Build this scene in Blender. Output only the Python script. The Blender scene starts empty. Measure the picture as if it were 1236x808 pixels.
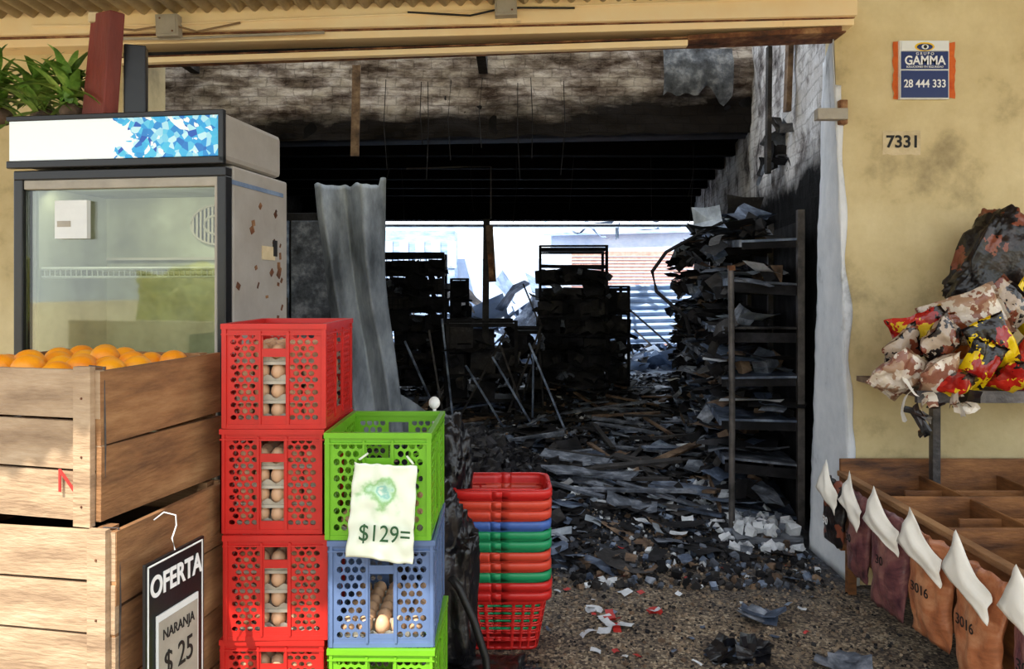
import bpy, bmesh, math, random
from mathutils import Vector, Matrix, Euler, noise
random.seed(7)
R=random.uniform
scn=bpy.context.scene
D=bpy.data
def c(r,g,b):
    f=lambda v:(v/255/12.92) if v/255<=0.04045 else ((v/255+0.055)/1.055)**2.4
    return (f(r),f(g),f(b),1)

# ---------------------------------------------------------------- materials
def base(name):
    m=D.materials.new(name); m.use_nodes=True
    nt=m.node_tree; b=nt.nodes['Principled BSDF']
    return m,nt,b
def nm(name,cols,scale=5,rough=.8,metal=0,bump=.3,bscale=30,stops=None,detail=8,dist=0.0,stretch=None,spec=.5):
    m,nt,b=base(name)
    N=nt.nodes.new; L=nt.links.new
    tc=N('ShaderNodeTexCoord'); src=tc.outputs['Object']
    if stretch:
        mp=N('ShaderNodeMapping'); mp.inputs['Scale'].default_value=stretch; L(src,mp.inputs[0]); src=mp.outputs[0]
    n=N('ShaderNodeTexNoise'); n.inputs['Scale'].default_value=scale; n.inputs['Detail'].default_value=detail
    n.inputs['Roughness'].default_value=.65; n.inputs['Distortion'].default_value=dist; L(src,n.inputs['Vector'])
    r=N('ShaderNodeValToRGB'); e=r.color_ramp.elements
    if not stops: stops=[.32+.36*i/max(1,len(cols)-1) for i in range(len(cols))]
    e[0].position=stops[0]; e[0].color=cols[0]; e[1].position=stops[-1]; e[1].color=cols[-1]
    for i in range(1,len(cols)-1):
        x=e.new(stops[i]); x.color=cols[i]
    L(n.outputs['Fac'],r.inputs[0]); L(r.outputs[0],b.inputs['Base Color'])
    b.inputs['Roughness'].default_value=rough; b.inputs['Metallic'].default_value=metal
    b.inputs['Specular IOR Level'].default_value=spec
    if bump:
        n2=N('ShaderNodeTexNoise'); n2.inputs['Scale'].default_value=bscale; n2.inputs['Detail'].default_value=6; L(src,n2.inputs['Vector'])
        bp=N('ShaderNodeBump'); bp.inputs['Strength'].default_value=bump; bp.inputs['Distance'].default_value=.02
        L(n2.outputs['Fac'],bp.inputs['Height']); L(bp.outputs[0],b.inputs['Normal'])
    return m
def flat(name,col,rough=.6,metal=0,spec=.5,var=.12):
    d=tuple(v*(1-var*2) for v in col[:3])+(1,)
    return nm(name,[d,col],scale=12,rough=rough,metal=metal,bump=.05,spec=spec)
def blotch(name,cols,scale=8,rough=.35,bump=.4):
    m,nt,b=base(name); N=nt.nodes.new; L=nt.links.new
    tc=N('ShaderNodeTexCoord'); n=N('ShaderNodeTexNoise'); n.inputs['Scale'].default_value=scale*1.5
    L(tc.outputs['Object'],n.inputs['Vector'])
    mx=N('ShaderNodeVectorMath'); mx.operation='ADD'; L(tc.outputs['Object'],mx.inputs[0])
    sc=N('ShaderNodeVectorMath'); sc.operation='SCALE'; sc.inputs['Scale'].default_value=.12; L(n.outputs['Color'],sc.inputs[0]); L(sc.outputs[0],mx.inputs[1])
    v=N('ShaderNodeTexVoronoi'); v.inputs['Scale'].default_value=scale; L(mx.outputs[0],v.inputs['Vector'])
    sp=N('ShaderNodeSeparateColor'); L(v.outputs['Color'],sp.inputs[0])
    r=N('ShaderNodeValToRGB'); r.color_ramp.interpolation='CONSTANT'; e=r.color_ramp.elements
    e[0].position=0; e[0].color=cols[0]; e[1].position=1/len(cols); e[1].color=cols[1]
    for i in range(2,len(cols)):
        x=e.new(i/len(cols)); x.color=cols[i]
    L(sp.outputs[0],r.inputs[0]); L(r.outputs[0],b.inputs['Base Color']); b.inputs['Roughness'].default_value=rough
    bp=N('ShaderNodeBump'); bp.inputs['Strength'].default_value=bump; bp.inputs['Distance'].default_value=.02
    n2=N('ShaderNodeTexNoise'); n2.inputs['Scale'].default_value=25; L(tc.outputs['Object'],n2.inputs['Vector'])
    L(n2.outputs['Fac'],bp.inputs['Height']); L(bp.outputs[0],b.inputs['Normal'])
    return m

def sooty(name,clean,clean2,dark,soot,z0,z1,amount=.5,bmix=.5,slope=0.0,stretch=(1,1,1),stops=(.34,.44,.56),nsc=4):
    """peeling painted masonry; soot mixes in with height between z0 (full soot) and z1 (clean)"""
    m,nt,b=base(name); N=nt.nodes.new; L=nt.links.new
    tc=N('ShaderNodeTexCoord'); sx=N('ShaderNodeSeparateXYZ'); L(tc.outputs['Object'],sx.inputs[0])
    mp=N('ShaderNodeMapping'); mp.inputs['Scale'].default_value=stretch; L(tc.outputs['Object'],mp.inputs[0])
    n=N('ShaderNodeTexNoise'); n.inputs['Scale'].default_value=1.7; n.inputs['Detail'].default_value=12; n.inputs['Roughness'].default_value=.66
    L(mp.outputs[0],n.inputs['Vector'])
    n3=N('ShaderNodeTexNoise'); n3.inputs['Scale'].default_value=nsc; n3.inputs['Detail'].default_value=12; n3.inputs['Roughness'].default_value=.7
    L(mp.outputs[0],n3.inputs['Vector'])
    r=N('ShaderNodeValToRGB'); e=r.color_ramp.elements; e[0].position=stops[0]; e[0].color=dark; e[1].position=stops[2]; e[1].color=clean; x=e.new(stops[1]); x.color=clean2
    L(n3.outputs['Fac'],r.inputs[0])
    zz=N('ShaderNodeMath'); zz.operation='MULTIPLY_ADD'; L(sx.outputs['X'],zz.inputs[0]); zz.inputs[1].default_value=-slope; L(sx.outputs['Z'],zz.inputs[2])
    mr=N('ShaderNodeMapRange'); mr.inputs['From Min'].default_value=z0; mr.inputs['From Max'].default_value=z1
    mr.inputs['To Min'].default_value=1.0; mr.inputs['To Max'].default_value=-.1; mr.clamp=True
    L(zz.outputs[0],mr.inputs['Value'])
    ad=N('ShaderNodeMath'); ad.operation='ADD'; L(mr.outputs[0],ad.inputs[0]); L(n.outputs['Fac'],ad.inputs[1])
    r2=N('ShaderNodeValToRGB'); e=r2.color_ramp.elements; e[0].position=.95-amount; e[0].color=(0,0,0,1); e[1].position=1.3-amount; e[1].color=(1,1,1,1)
    L(ad.outputs[0],r2.inputs[0])
    mix=N('ShaderNodeMix'); mix.data_type='RGBA'; L(r2.outputs[0],mix.inputs[0]); L(r.outputs[0],mix.inputs[6]); mix.inputs[7].default_value=soot
    out=mix.outputs[2]
    bp=N('ShaderNodeBump'); bp.inputs['Strength'].default_value=.7; bp.inputs['Distance'].default_value=.04
    cx=N('ShaderNodeCombineXYZ'); a=N('ShaderNodeMath'); a.operation='ADD'; L(sx.outputs['X'],a.inputs[0]); L(sx.outputs['Y'],a.inputs[1])
    L(a.outputs[0],cx.inputs['X']); L(sx.outputs['Z'],cx.inputs['Y'])
    wv=N('ShaderNodeVectorMath'); wv.operation='SCALE'; wv.inputs['Scale'].default_value=.07; L(n3.outputs['Color'],wv.inputs[0])
    wa=N('ShaderNodeVectorMath'); wa.operation='ADD'; L(cx.outputs[0],wa.inputs[0]); L(wv.outputs[0],wa.inputs[1])
    bt=N('ShaderNodeTexBrick'); bt.inputs['Scale'].default_value=3.0; bt.inputs['Mortar Size'].default_value=.02; bt.inputs['Color1'].default_value=(1,1,1,1); bt.inputs['Color2'].default_value=(.7,.66,.64,1); bt.inputs['Mortar'].default_value=(.25,.24,.23,1)
    L(wa.outputs[0],bt.inputs['Vector'])
    mm=N('ShaderNodeMix'); mm.data_type='RGBA'; mm.blend_type='MULTIPLY'; mm.inputs[0].default_value=bmix; L(out,mm.inputs[6]); L(bt.outputs['Color'],mm.inputs[7]); out=mm.outputs[2]
    sb=N('ShaderNodeMath'); sb.operation='ADD'; L(n3.outputs['Fac'],sb.inputs[0])
    ml=N('ShaderNodeMath'); ml.operation='MULTIPLY'; ml.inputs[1].default_value=-.4*bmix; L(bt.outputs['Fac'],ml.inputs[0]); L(ml.outputs[0],sb.inputs[1]); L(sb.outputs[0],bp.inputs['Height'])
    L(bp.outputs[0],b.inputs['Normal']); L(out,b.inputs['Base Color']); b.inputs['Roughness'].default_value=.9; b.inputs['Specular IOR Level'].default_value=.15
    return m

BLACK=c(14,14,17)
M={}
M['cream']=nm('cream_paint',[c(124,108,74),c(204,184,136),c(226,208,162)],scale=2.0,rough=.7,bump=.2,bscale=14,stops=[.26,.46,.7],detail=12)
M['lintel']=nm('lintel_paint',[c(150,116,78),c(252,222,172),c(255,236,196)],scale=2.6,rough=.6,bump=.12,bscale=14,stops=[.25,.36,.7],detail=12)
M['rust']=nm('rusty_metal',[c(40,24,16),c(110,66,38),c(170,130,90)],scale=9,rough=.8)
M['white_jamb']=nm('whitewashed_jamb',[c(120,122,128),c(212,216,222),c(236,238,242)],scale=4,rough=.8,bump=.5,bscale=8,stops=[.25,.42,.7])
M['beam']=sooty('peeling_beam_plaster',c(206,200,198),c(134,124,120),c(66,54,48),c(30,27,27),2.76,3.30,amount=.36,bmix=.45,slope=.06,stretch=(.6,1,1.9),stops=(.38,.48,.60),nsc=3.5)
M['rwall']=sooty('burnt_wall_plaster',c(224,224,228),c(150,146,148),c(50,46,48),BLACK,1.75,2.5,amount=.36,bmix=.4,nsc=3,stops=(.34,.43,.53))
M['char']=nm('charred_surface',[c(8,8,10),c(26,25,28),c(54,53,57)],scale=4,rough=.8,bump=.6,bscale=9,spec=.25)
M['charceil']=nm('soot_ceiling',[c(8,7,9),c(20,18,18)],scale=3,rough=.95,bump=.4,spec=.05)
M['charwood']=nm('charred_wood',[c(14,13,15),c(46,43,43),c(98,93,92)],scale=7,rough=.8,bump=.5,bscale=30,stops=[.3,.55,.8])
M['ash']=nm('ash',[c(44,48,56),c(88,94,106),c(150,156,168)],scale=9,rough=.9,bump=.3)
M['paper']=nm('scorched_paper',[c(110,110,112),c(196,200,206),c(236,238,242)],scale=9,rough=.7,bump=.1,stops=[.25,.46,.7])
M['bluegrey']=nm('burnt_sheet_metal',[c(36,43,56),c(84,97,120),c(156,170,192)],scale=6,rough=.45,metal=.3,bump=.3)
M['brown']=nm('scorched_cardboard',[c(44,32,24),c(104,82,64),c(146,122,98)],scale=8)
M['redbit']=flat('red_plastic_scrap',c(190,40,32),.5)
M['galv']=nm('galvanised_sheet',[c(74,80,88),c(136,144,154),c(184,192,202)],scale=4,rough=.5,metal=.25,bump=.5,bscale=5,stretch=(1,1,.35))
M['awning']=nm('corrugated_sheet',[c(150,134,108),c(216,200,168)],scale=3,rough=.6,bump=.1)
M['wood']=nm('crate_side_pine',[c(96,66,42),c(146,104,66),c(178,136,92)],scale=3,rough=.75,bump=.25,bscale=25,stretch=(1,1,5),detail=12)
M['woodend']=nm('crate_end_pine',[c(128,102,78),c(172,144,114),c(198,172,142)],scale=3,rough=.75,bump=.25,bscale=25,stretch=(1,1,5),detail=12)
M['wooddark']=nm('bin_wood',[c(64,36,18),c(126,80,42),c(166,112,64)],scale=3,rough=.6,bump=.2,stretch=(1,1,4))
M['red']=flat('red_plastic',c(204,38,32),.38,var=.08)
M['green']=flat('green_plastic',c(112,178,32),.38,var=.06)
M['blue']=flat('blue_plastic',c(92,114,154),.42,var=.06)
M['bkred']=flat('basket_red',c(222,44,40),.35,var=.04); M['bkgreen']=flat('basket_green',c(38,160,104),.35,var=.04); M['bkblue']=flat('basket_blue',c(76,112,190),.35,var=.04)
M['bkorange']=flat('basket_vermilion',c(232,78,56),.35,var=.04)
M['egg']=flat('brown_egg',c(222,178,138),.5,var=.08); M['tray']=flat('egg_tray_pulp',c(196,188,170),.9)
M['orange']=nm('orange_peel',[c(240,136,10),c(255,176,24)],scale=6,rough=.4,bump=.15,bscale=120)
M['blackpl']=flat('black_plastic',c(18,18,20),.35)
M['white']=flat('white_board',c(232,234,232),.6,var=.04)
M['fridge']=nm('fridge_enamel',[c(96,84,70),c(160,154,146),c(178,174,168)],scale=5,rough=.45,bump=.05,stops=[.25,.36,.7])
M['frin']=nm('fridge_liner',[c(104,104,86),c(152,154,134),c(180,184,166)],scale=2.5,rough=.5,bump=0)
M['wire']=flat('white_wire',c(230,232,230),.4)
M['steel']=nm('dark_steel_post',[c(46,44,44),c(112,106,104)],scale=8,rough=.5,metal=.4)
M['leaf']=nm('leaf',[c(30,70,22),c(104,144,52),c(170,190,96)],scale=9,rough=.45)
M['hedge']=nm('sunlit_hedge_leaves',[c(120,130,40),c(220,220,90),c(255,250,180)],scale=6,rough=.6,detail=12)  # leaf colour brightened to carry the glow of sun through the hedge
M['redbrown']=nm('red_brown_board',[c(66,22,14),c(132,48,32)],scale=4,rough=.6,stretch=(1,1,.3))
M['navy']=flat('sign_navy',c(20,44,104),.4,var=.03); M['yellow']=flat('sign_yellow',c(240,196,36),.4,var=.03)
M['orangepaint']=nm('orange_backing',[c(190,70,24),c(232,120,40)],scale=9)
M['ink']=flat('black_ink',c(20,18,18),.7); M['txtw']=flat('white_lettering',c(245,245,245),.5,var=.02)
M['greenink']=flat('green_ink',c(40,90,50),.7); M['redink']=flat('red_ink',c(196,48,40),.7)
M['patch']=nm('pale_paint_patch',[c(190,170,130),c(226,208,170)],scale=9)
M['boxgrey']=flat('junction_box_grey',c(178,170,156),.6)
M['hose']=flat('black_rubber',c(12,12,14),.5)
M['cable']=flat('cable_sleeve',c(150,120,86),.6)
M['fy']=blotch('snack_film_yellow',[c(240,206,20),c(240,206,20),c(232,196,20),c(160,28,22),c(30,24,24)],16,rough=.25)
M['fr']=blotch('snack_film_red',[c(184,34,26),c(196,44,30),c(160,28,22),c(230,190,40),c(40,26,24)],16,rough=.25)
M['fb']=blotch('snack_film_black',[c(34,28,28),c(46,34,30),c(28,24,26),c(120,60,40),c(170,150,130)],18,rough=.25)
M['fw']=blotch('snack_film_pale',[c(226,214,198),c(206,190,170),c(170,136,110),c(214,200,186),c(140,90,70)],22,rough=.3)
M['fo']=blotch('snack_film_orange',[c(206,112,50),c(190,90,40),c(220,150,90),c(120,60,34)],16,rough=.25)
M['bagC']=blotch('charcoal_bag_film',[c(24,20,20),c(40,30,28),c(24,22,24),c(130,70,50),c(20,18,20),c(24,20,22)],14)
M['bagD']=nm('snack_film_maroon',[c(60,32,44),c(120,74,76),c(160,116,104)],scale=6,rough=.3,dist=1.5)
M['bagE']=nm('snack_film_copper',[c(120,66,42),c(178,110,72),c(200,146,108)],scale=5,rough=.3,dist=1.5)
M['bagw']=flat('bag_white_fold',c(244,238,226),.5,var=.04)
M['blackbag']=nm('black_refuse_film',[c(10,10,12),c(28,28,34)],scale=9,rough=.28,bump=.6,bscale=14)
M['brickr']=nm('hazed_red_brick',[c(176,128,116),c(216,172,160)],scale=8)  # brick colour washed out to stand in for bright outdoor haze
M['palewall']=nm('hazed_blue_wall',[c(176,198,228),c(214,226,244)],scale=3)  # haze and glare of the yard mixed into this wall colour
M['paleroof']=nm('hazed_zinc',[c(120,150,192),c(184,204,230)],scale=3,rough=.5,stretch=(1,1,4))  # zinc lightened too, the hazy glare is in its colour
M['tarp']=nm('blue_grey_tarp',[c(76,98,130),c(146,168,200)],scale=4)
M['slab']=nm('grey_concrete',[c(84,88,96),c(126,130,138)],scale=5,bump=.3)
M['dust']=nm('dust_stones',[c(100,84,68),c(140,120,98),c(176,158,134)],scale=20,bump=0)

def header_mat():
    m,nt,b=base('fridge_header_print'); N=nt.nodes.new; L=nt.links.new
    tc=N('ShaderNodeTexCoord'); n=N('ShaderNodeTexNoise'); n.inputs['Scale'].default_value=14; n.inputs['Distortion'].default_value=1.5; L(tc.outputs['Object'],n.inputs['Vector'])
    sx=N('ShaderNodeSeparateXYZ'); L(tc.outputs['Object'],sx.inputs[0])
    mr=N('ShaderNodeMapRange'); mr.inputs['From Min'].default_value=-.54; mr.inputs['From Max'].default_value=-.30; L(sx.outputs['X'],mr.inputs['Value'])
    vn=N('ShaderNodeTexVoronoi'); vn.inputs['Scale'].default_value=46; L(tc.outputs['Object'],vn.inputs['Vector'])
    r=N('ShaderNodeValToRGB'); e=r.color_ramp.elements; e[0].position=.1; e[0].color=c(10,80,180); e[1].position=.9; e[1].color=c(190,232,244); x=e.new(.35); x.color=c(30,160,226); x=e.new(.65); x.color=c(70,190,230)
    sp=N('ShaderNodeSeparateColor'); L(vn.outputs['Color'],sp.inputs[0]); L(sp.outputs[0],r.inputs[0])
    a=N('ShaderNodeMath'); a.operation='MULTIPLY'; L(mr.outputs[0],a.inputs[0]); L(n.outputs['Fac'],a.inputs[1])
    g=N('ShaderNodeMath'); g.operation='GREATER_THAN'; g.inputs[1].default_value=.36; L(a.outputs[0],g.inputs[0])
    mx=N('ShaderNodeMix'); mx.data_type='RGBA'; L(g.outputs[0],mx.inputs[0]); mx.inputs[6].default_value=c(236,244,246); L(r.outputs[0],mx.inputs[7])
    L(mx.outputs[2],b.inputs['Base Color']); b.inputs['Roughness'].default_value=.3
    L(mx.outputs[2],b.inputs['Emission Color']); b.inputs['Emission Strength'].default_value=.22  # faint glow added to the printed panel, which is no lamp
    return m
M['header']=header_mat()
def glass_mat():
    m=D.materials.new('door_glass'); m.use_nodes=True; nt=m.node_tree; nt.nodes.clear(); N=nt.nodes.new; L=nt.links.new
    o=N('ShaderNodeOutputMaterial'); t=N('ShaderNodeBsdfTransparent'); t.inputs[0].default_value=(.86,.88,.80,1)
    g=N('ShaderNodeBsdfGlossy'); g.inputs['Roughness'].default_value=.03; f=N('ShaderNodeMath'); f.operation='MULTIPLY_ADD'
    fr=N('ShaderNodeFresnel'); fr.inputs[0].default_value=1.45; L(fr.outputs[0],f.inputs[0]); f.inputs[1].default_value=1.2; f.inputs[2].default_value=.01
    mx=N('ShaderNodeMixShader'); L(f.outputs[0],mx.inputs[0]); L(t.outputs[0],mx.inputs[1]); L(g.outputs[0],mx.inputs[2]); L(mx.outputs[0],o.inputs[0])
    return m
M['glass']=glass_mat()
def ground_mat():
    m,nt,b=base('gravel_and_ash_ground'); N=nt.nodes.new; L=nt.links.new
    tc=N('ShaderNodeTexCoord'); sx=N('ShaderNodeSeparateXYZ'); L(tc.outputs['Object'],sx.inputs[0])
    v=N('ShaderNodeTexVoronoi'); v.inputs['Scale'].default_value=95; L(tc.outputs['Object'],v.inputs['Vector'])
    sp=N('ShaderNodeSeparateColor'); L(v.outputs['Color'],sp.inputs[0])
    n4=N('ShaderNodeTexNoise'); n4.inputs['Scale'].default_value=4; n4.inputs['Detail'].default_value=10; n4.inputs['Roughness'].default_value=.7; L(tc.outputs['Object'],n4.inputs['Vector'])
    am=N('ShaderNodeMath'); am.operation='MULTIPLY_ADD'; L(n4.outputs['Fac'],am.inputs[0]); am.inputs[1].default_value=2.0; am.inputs[2].default_value=-1.0
    aa=N('ShaderNodeMath'); aa.operation='ADD'; L(sp.outputs[0],aa.inputs[0]); L(am.outputs[0],aa.inputs[1])
    r=N('ShaderNodeValToRGB'); e=r.color_ramp.elements; e[0].position=0; e[0].color=c(48,40,36); e[1].position=1; e[1].color=c(194,176,150)
    for p,col in ((.3,c(90,78,68)),(.7,c(132,116,96)),(.92,c(158,140,116))): x=e.new(p); x.color=col
    L(aa.outputs[0],r.inputs[0])
    v2=N('ShaderNodeTexNoise'); v2.inputs['Scale'].default_value=14; v2.inputs['Detail'].default_value=12; v2.inputs['Roughness'].default_value=.8; L(tc.outputs['Object'],v2.inputs['Vector'])
    r2=N('ShaderNodeValToRGB'); e=r2.color_ramp.elements; e[0].position=.40; e[0].color=c(16,17,21); e[1].position=.75; e[1].color=c(150,156,170); x=e.new(.55); x.color=c(54,58,68)
    L(v2.outputs['Fac'],r2.inputs[0])
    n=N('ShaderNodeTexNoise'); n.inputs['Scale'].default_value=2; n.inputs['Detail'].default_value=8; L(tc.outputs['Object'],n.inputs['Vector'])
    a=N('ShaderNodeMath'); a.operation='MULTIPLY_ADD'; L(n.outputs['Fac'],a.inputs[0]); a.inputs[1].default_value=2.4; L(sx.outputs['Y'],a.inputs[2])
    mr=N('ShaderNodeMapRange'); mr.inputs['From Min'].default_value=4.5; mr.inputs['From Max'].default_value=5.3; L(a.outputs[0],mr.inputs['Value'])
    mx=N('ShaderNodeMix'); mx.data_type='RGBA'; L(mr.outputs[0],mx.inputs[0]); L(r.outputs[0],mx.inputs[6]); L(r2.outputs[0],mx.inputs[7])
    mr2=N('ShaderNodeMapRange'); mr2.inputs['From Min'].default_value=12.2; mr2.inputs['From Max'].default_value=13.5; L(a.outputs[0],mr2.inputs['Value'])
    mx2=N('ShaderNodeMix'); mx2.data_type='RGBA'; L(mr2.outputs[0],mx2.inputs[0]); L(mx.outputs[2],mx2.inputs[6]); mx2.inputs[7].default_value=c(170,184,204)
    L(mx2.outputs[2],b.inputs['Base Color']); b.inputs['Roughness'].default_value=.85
    bp=N('ShaderNodeBump'); bp.inputs['Strength'].default_value=.7; bp.inputs['Distance'].default_value=.02
    L(v2.outputs['Fac'],bp.inputs['Height']); L(bp.outputs[0],b.inputs['Normal'])
    return m
M['ground']=ground_mat()

# ---------------------------------------------------------------- mesh builder
class MB:
    def __init__(s): s.v=[]; s.f=[]; s.m=[]; s.mats=[]
    def mi(s,k):
        if k not in s.mats: s.mats.append(k)
        return s.mats.index(k)
    def add(s,vs,fs,k):
        o=len(s.v); s.v.extend([tuple(x) for x in vs]); i=s.mi(k)
        for f in fs: s.f.append(tuple(o+a for a in f)); s.m.append(i)
    HF=[(0,1,2,3),(7,6,5,4),(0,4,5,1),(1,5,6,2),(2,6,7,3),(3,7,4,0)]
    def hexa(s,p,k): s.add(p,[f[::-1] for f in s.HF],k)
    def box(s,ce,sz,k,rot=(0,0,0)):
        q=Euler(rot).to_matrix(); h=Vector(sz)/2; ce=Vector(ce)
        p=[ce+q@Vector((a*h.x,b*h.y,d*h.z)) for d in(-1,1) for a,b in((-1,-1),(1,-1),(1,1),(-1,1))]
        s.hexa(p,k)
    def b2(s,a,b,k): # min,max corners
        s.box([(a[i]+b[i])/2 for i in range(3)],[abs(b[i]-a[i]) for i in range(3)],k)
    def tube(s,pts,r,k,n=8,cap=True):
        pts=[Vector(p) for p in pts]; rr=r if isinstance(r,(list,tuple)) else [r]*len(pts)
        vs=[];fs=[]; up=Vector((0,0,1))
        for i,p in enumerate(pts):
            t=(pts[min(i+1,len(pts)-1)]-pts[max(i-1,0)]).normalized()
            a=t.cross(up)
            if a.length<.05: a=t.cross(Vector((1,0,0)))
            a.normalize(); b=t.cross(a)
            for j in range(n):
                w=2*math.pi*j/n; vs.append(p+(a*math.cos(w)+b*math.sin(w))*rr[i])
        for i in range(len(pts)-1):
            for j in range(n): fs.append((i*n+j,i*n+(j+1)%n,(i+1)*n+(j+1)%n,(i+1)*n+j))
        if cap: fs.append(tuple(range(n))[::-1]); fs.append(tuple((len(pts)-1)*n+j for j in range(n)))
        s.add(vs,fs,k)
    def grid(s,fn,nu,nv,k):
        vs=[fn(i/nu,j/nv) for j in range(nv+1) for i in range(nu+1)]
        s.add(vs,[(j*(nu+1)+i,j*(nu+1)+i+1,(j+1)*(nu+1)+i+1,(j+1)*(nu+1)+i) for j in range(nv) for i in range(nu)],k)
    def shard(s,p,w,l,k,tilt=.5,curl=.3,jit=.07,yaw=None):
        q=Euler((R(-tilt,tilt),R(-tilt,tilt),R(0,6.28) if yaw is None else yaw)).to_matrix(); p=Vector(p); cu=R(-curl,curl)
        vs=[]
        sk=R(-.25,.25)
        for a in range(5):
            for b in range(3):
                x=(a/4-.5)+R(-jit,jit)*.5; y=(b/2-.5)+R(-jit,jit)+sk*(a/4-.5)
                vs.append(p+q@Vector((x*l,y*w,cu*l*(x*x*2)+R(-.03,.03)*l)))
        s.add(vs,[(a*3+b,a*3+b+1,a*3+b+4,a*3+b+3) for a in range(4) for b in range(2)],k)
    def lump(s,p,r,k,sub=1,sq=(1,1,1)):
        q=Euler((R(0,6),R(0,6),R(0,6))).to_matrix(); p=Vector(p)
        vs=[(-1,-1,-1),(1,-1,-1),(1,1,-1),(-1,1,-1),(-1,-1,1),(1,-1,1),(1,1,1),(-1,1,1)]
        s.hexa([p+q@Vector((a*sq[0]*R(.5,1),b*sq[1]*R(.5,1),d*sq[2]*R(.4,1)))*r for a,b,d in vs],k)
    def sphere(s,p,r,k,nu=12,nv=8,sc=(1,1,1)):
        p=Vector(p); vs=[p+Vector((0,0,-r*sc[2]))]
        for j in range(1,nv):
            t=-math.pi/2+math.pi*j/nv
            for i in range(nu):
                a=2*math.pi*i/nu; vs.append(p+Vector((math.cos(a)*math.cos(t)*r*sc[0],math.sin(a)*math.cos(t)*r*sc[1],math.sin(t)*r*sc[2])))
        vs.append(p+Vector((0,0,r*sc[2]))); fs=[]
        for i in range(nu):
            fs.append((0,1+(i+1)%nu,1+i)); fs.append((len(vs)-1,len(vs)-1-nu+i,len(vs)-1-nu+(i+1)%nu))
        for j in range(nv-2):
            for i in range(nu): a=1+j*nu; fs.append((a+i,a+(i+1)%nu,a+nu+(i+1)%nu,a+nu+i))
        s.add(vs,fs,k)
    def mesh(s,name,smooth=False,weld=False):
        me=D.meshes.new(name); me.from_pydata(s.v,[],s.f)
        for k in s.mats: me.materials.append(M[k])
        me.polygons.foreach_set('material_index',s.m)
        if smooth: me.polygons.foreach_set('use_smooth',[True]*len(s.f))
        me.update()
        if weld:
            bm=bmesh.new(); bm.from_mesh(me); bmesh.ops.remove_doubles(bm,verts=bm.verts,dist=.0003); bm.to_mesh(me); bm.free()
        return me
    def obj(s,name,loc=(0,0,0),rot=(0,0,0),parent=None,smooth=False,bevel=0,solid=0,weld=False):
        return link(name,s.mesh(name,smooth,weld),loc,rot,parent,bevel,solid)
def link(name,me,loc=(0,0,0),rot=(0,0,0),parent=None,bevel=0,solid=0):
    o=D.objects.new(name,me); scn.collection.objects.link(o); o.location=loc; o.rotation_euler=rot
    if parent: o.parent=parent
    if solid:
        x=o.modifiers.new('solid','SOLIDIFY'); x.thickness=solid; x.offset=0
    if bevel:
        x=o.modifiers.new('bevel','BEVEL'); x.width=bevel; x.segments=2; x.limit_method='ANGLE'
    return o
def text(name,body,size,loc,rot,k,parent=None,align='CENTER',ext=.0008,sx=1,bold=0):
    cu=D.curves.new(name,'FONT'); cu.body=body; cu.size=size; cu.align_x=align; cu.align_y='CENTER'; cu.extrude=ext; cu.offset=bold
    cu.materials.append(M[k]); o=D.objects.new(name,cu); scn.collection.objects.link(o); o.location=loc; o.rotation_euler=rot; o.scale=(sx,1,1)
    if parent: o.parent=parent
    return o
def crumple(name,loc,size,rot,k,amp=.18,fr=2.2,seed=0,sq=.6,parent=None,sub=5):
    bm=bmesh.new(); bmesh.ops.create_icosphere(bm,subdivisions=sub,radius=1)
    for v in bm.verts:
        n=v.co.normalized(); p=Vector([math.copysign(abs(a)**sq,a) for a in n])
        d=noise.fractal(n*fr+Vector((seed*3.1,seed,0)),1,2,4)*amp
        cr=abs(noise.noise(n*fr*2.5+Vector((0,seed*5,1))))*amp*.9
        p*=1+d-cr
        v.co=Vector((p.x*size[0]/2,p.y*size[1]/2,p.z*size[2]/2))
    me=D.meshes.new(name); bm.to_mesh(me); bm.free(); me.materials.append(M[k])
    me.polygons.foreach_set('use_smooth',[True]*len(me.polygons))
    return link(name,me,loc,rot,parent)
def pillow(name,loc,w,h,t,rot,k,seed=0):
    """sealed foil packet: puffed middle, flat crimped ends, wrinkles radiating from seals"""
    m=MB()
    for sg in(-1,1):
        def fn(u,v,sg=sg):
            a=min(1,max(0,(v-.06)/.88)); pf=(math.sin(math.pi*a)**.55 if 0<a<1 else 0)*(max(0,math.sin(math.pi*u))**.5)
            wr=.06*noise.noise(Vector((u*9,v*2.5,seed)))*(1-abs(2*v-1)*.2)+.05*noise.noise(Vector((u*4,v*5,seed+9)))
            x=(u-.5)*w*(1-.07*math.sin(math.pi*v))+.01*noise.noise(Vector((v*6,seed,0)))
            return (x,sg*t/2*pf*(1+wr*5)+ .02*noise.noise(Vector((u*3,v*3,seed+4))),(v-.5)*h+.006*noise.noise(Vector((u*8,seed,2))))
        m.grid(fn,20,24,k)
    return m.obj(name,loc,rot,smooth=True)

# ---------------------------------------------------------------- ground
def H(x,y):
    h=0
    if y>3.9:
        f=min(1,(y-3.9)/1.2)
        h+=f*(.05+.05*noise.noise(Vector((x*1.7,y*1.7,0)))+.03*noise.noise(Vector((x*6,y*6,3)))+.015*noise.noise(Vector((x*17,y*17,5))))
        h+=.34*math.exp(-(((x+.32)/.42)**2+((y-5.2)/.55)**2))
        h+=.35*math.exp(-(((x+1.8)/1.1)**2+((y-6.2)/1.5)**2))
        h+=.10*math.exp(-(((x-.6)/.5)**2+((y-5.2)/.5)**2))
        h+=.16*math.exp(-(((x-.1)/1.5)**2+((y-9.2)/.8)**2))
        h+=.10*math.exp(-(((x-1.3)/.3)**2+((y-7.5)/1.6)**2))
        if y>12.5: h*=.6
    return max(h,0)
def heap(x,y): return ((x+.25)/.5)**2+((y-5.15)/.75)**2<1
g=MB()
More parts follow.
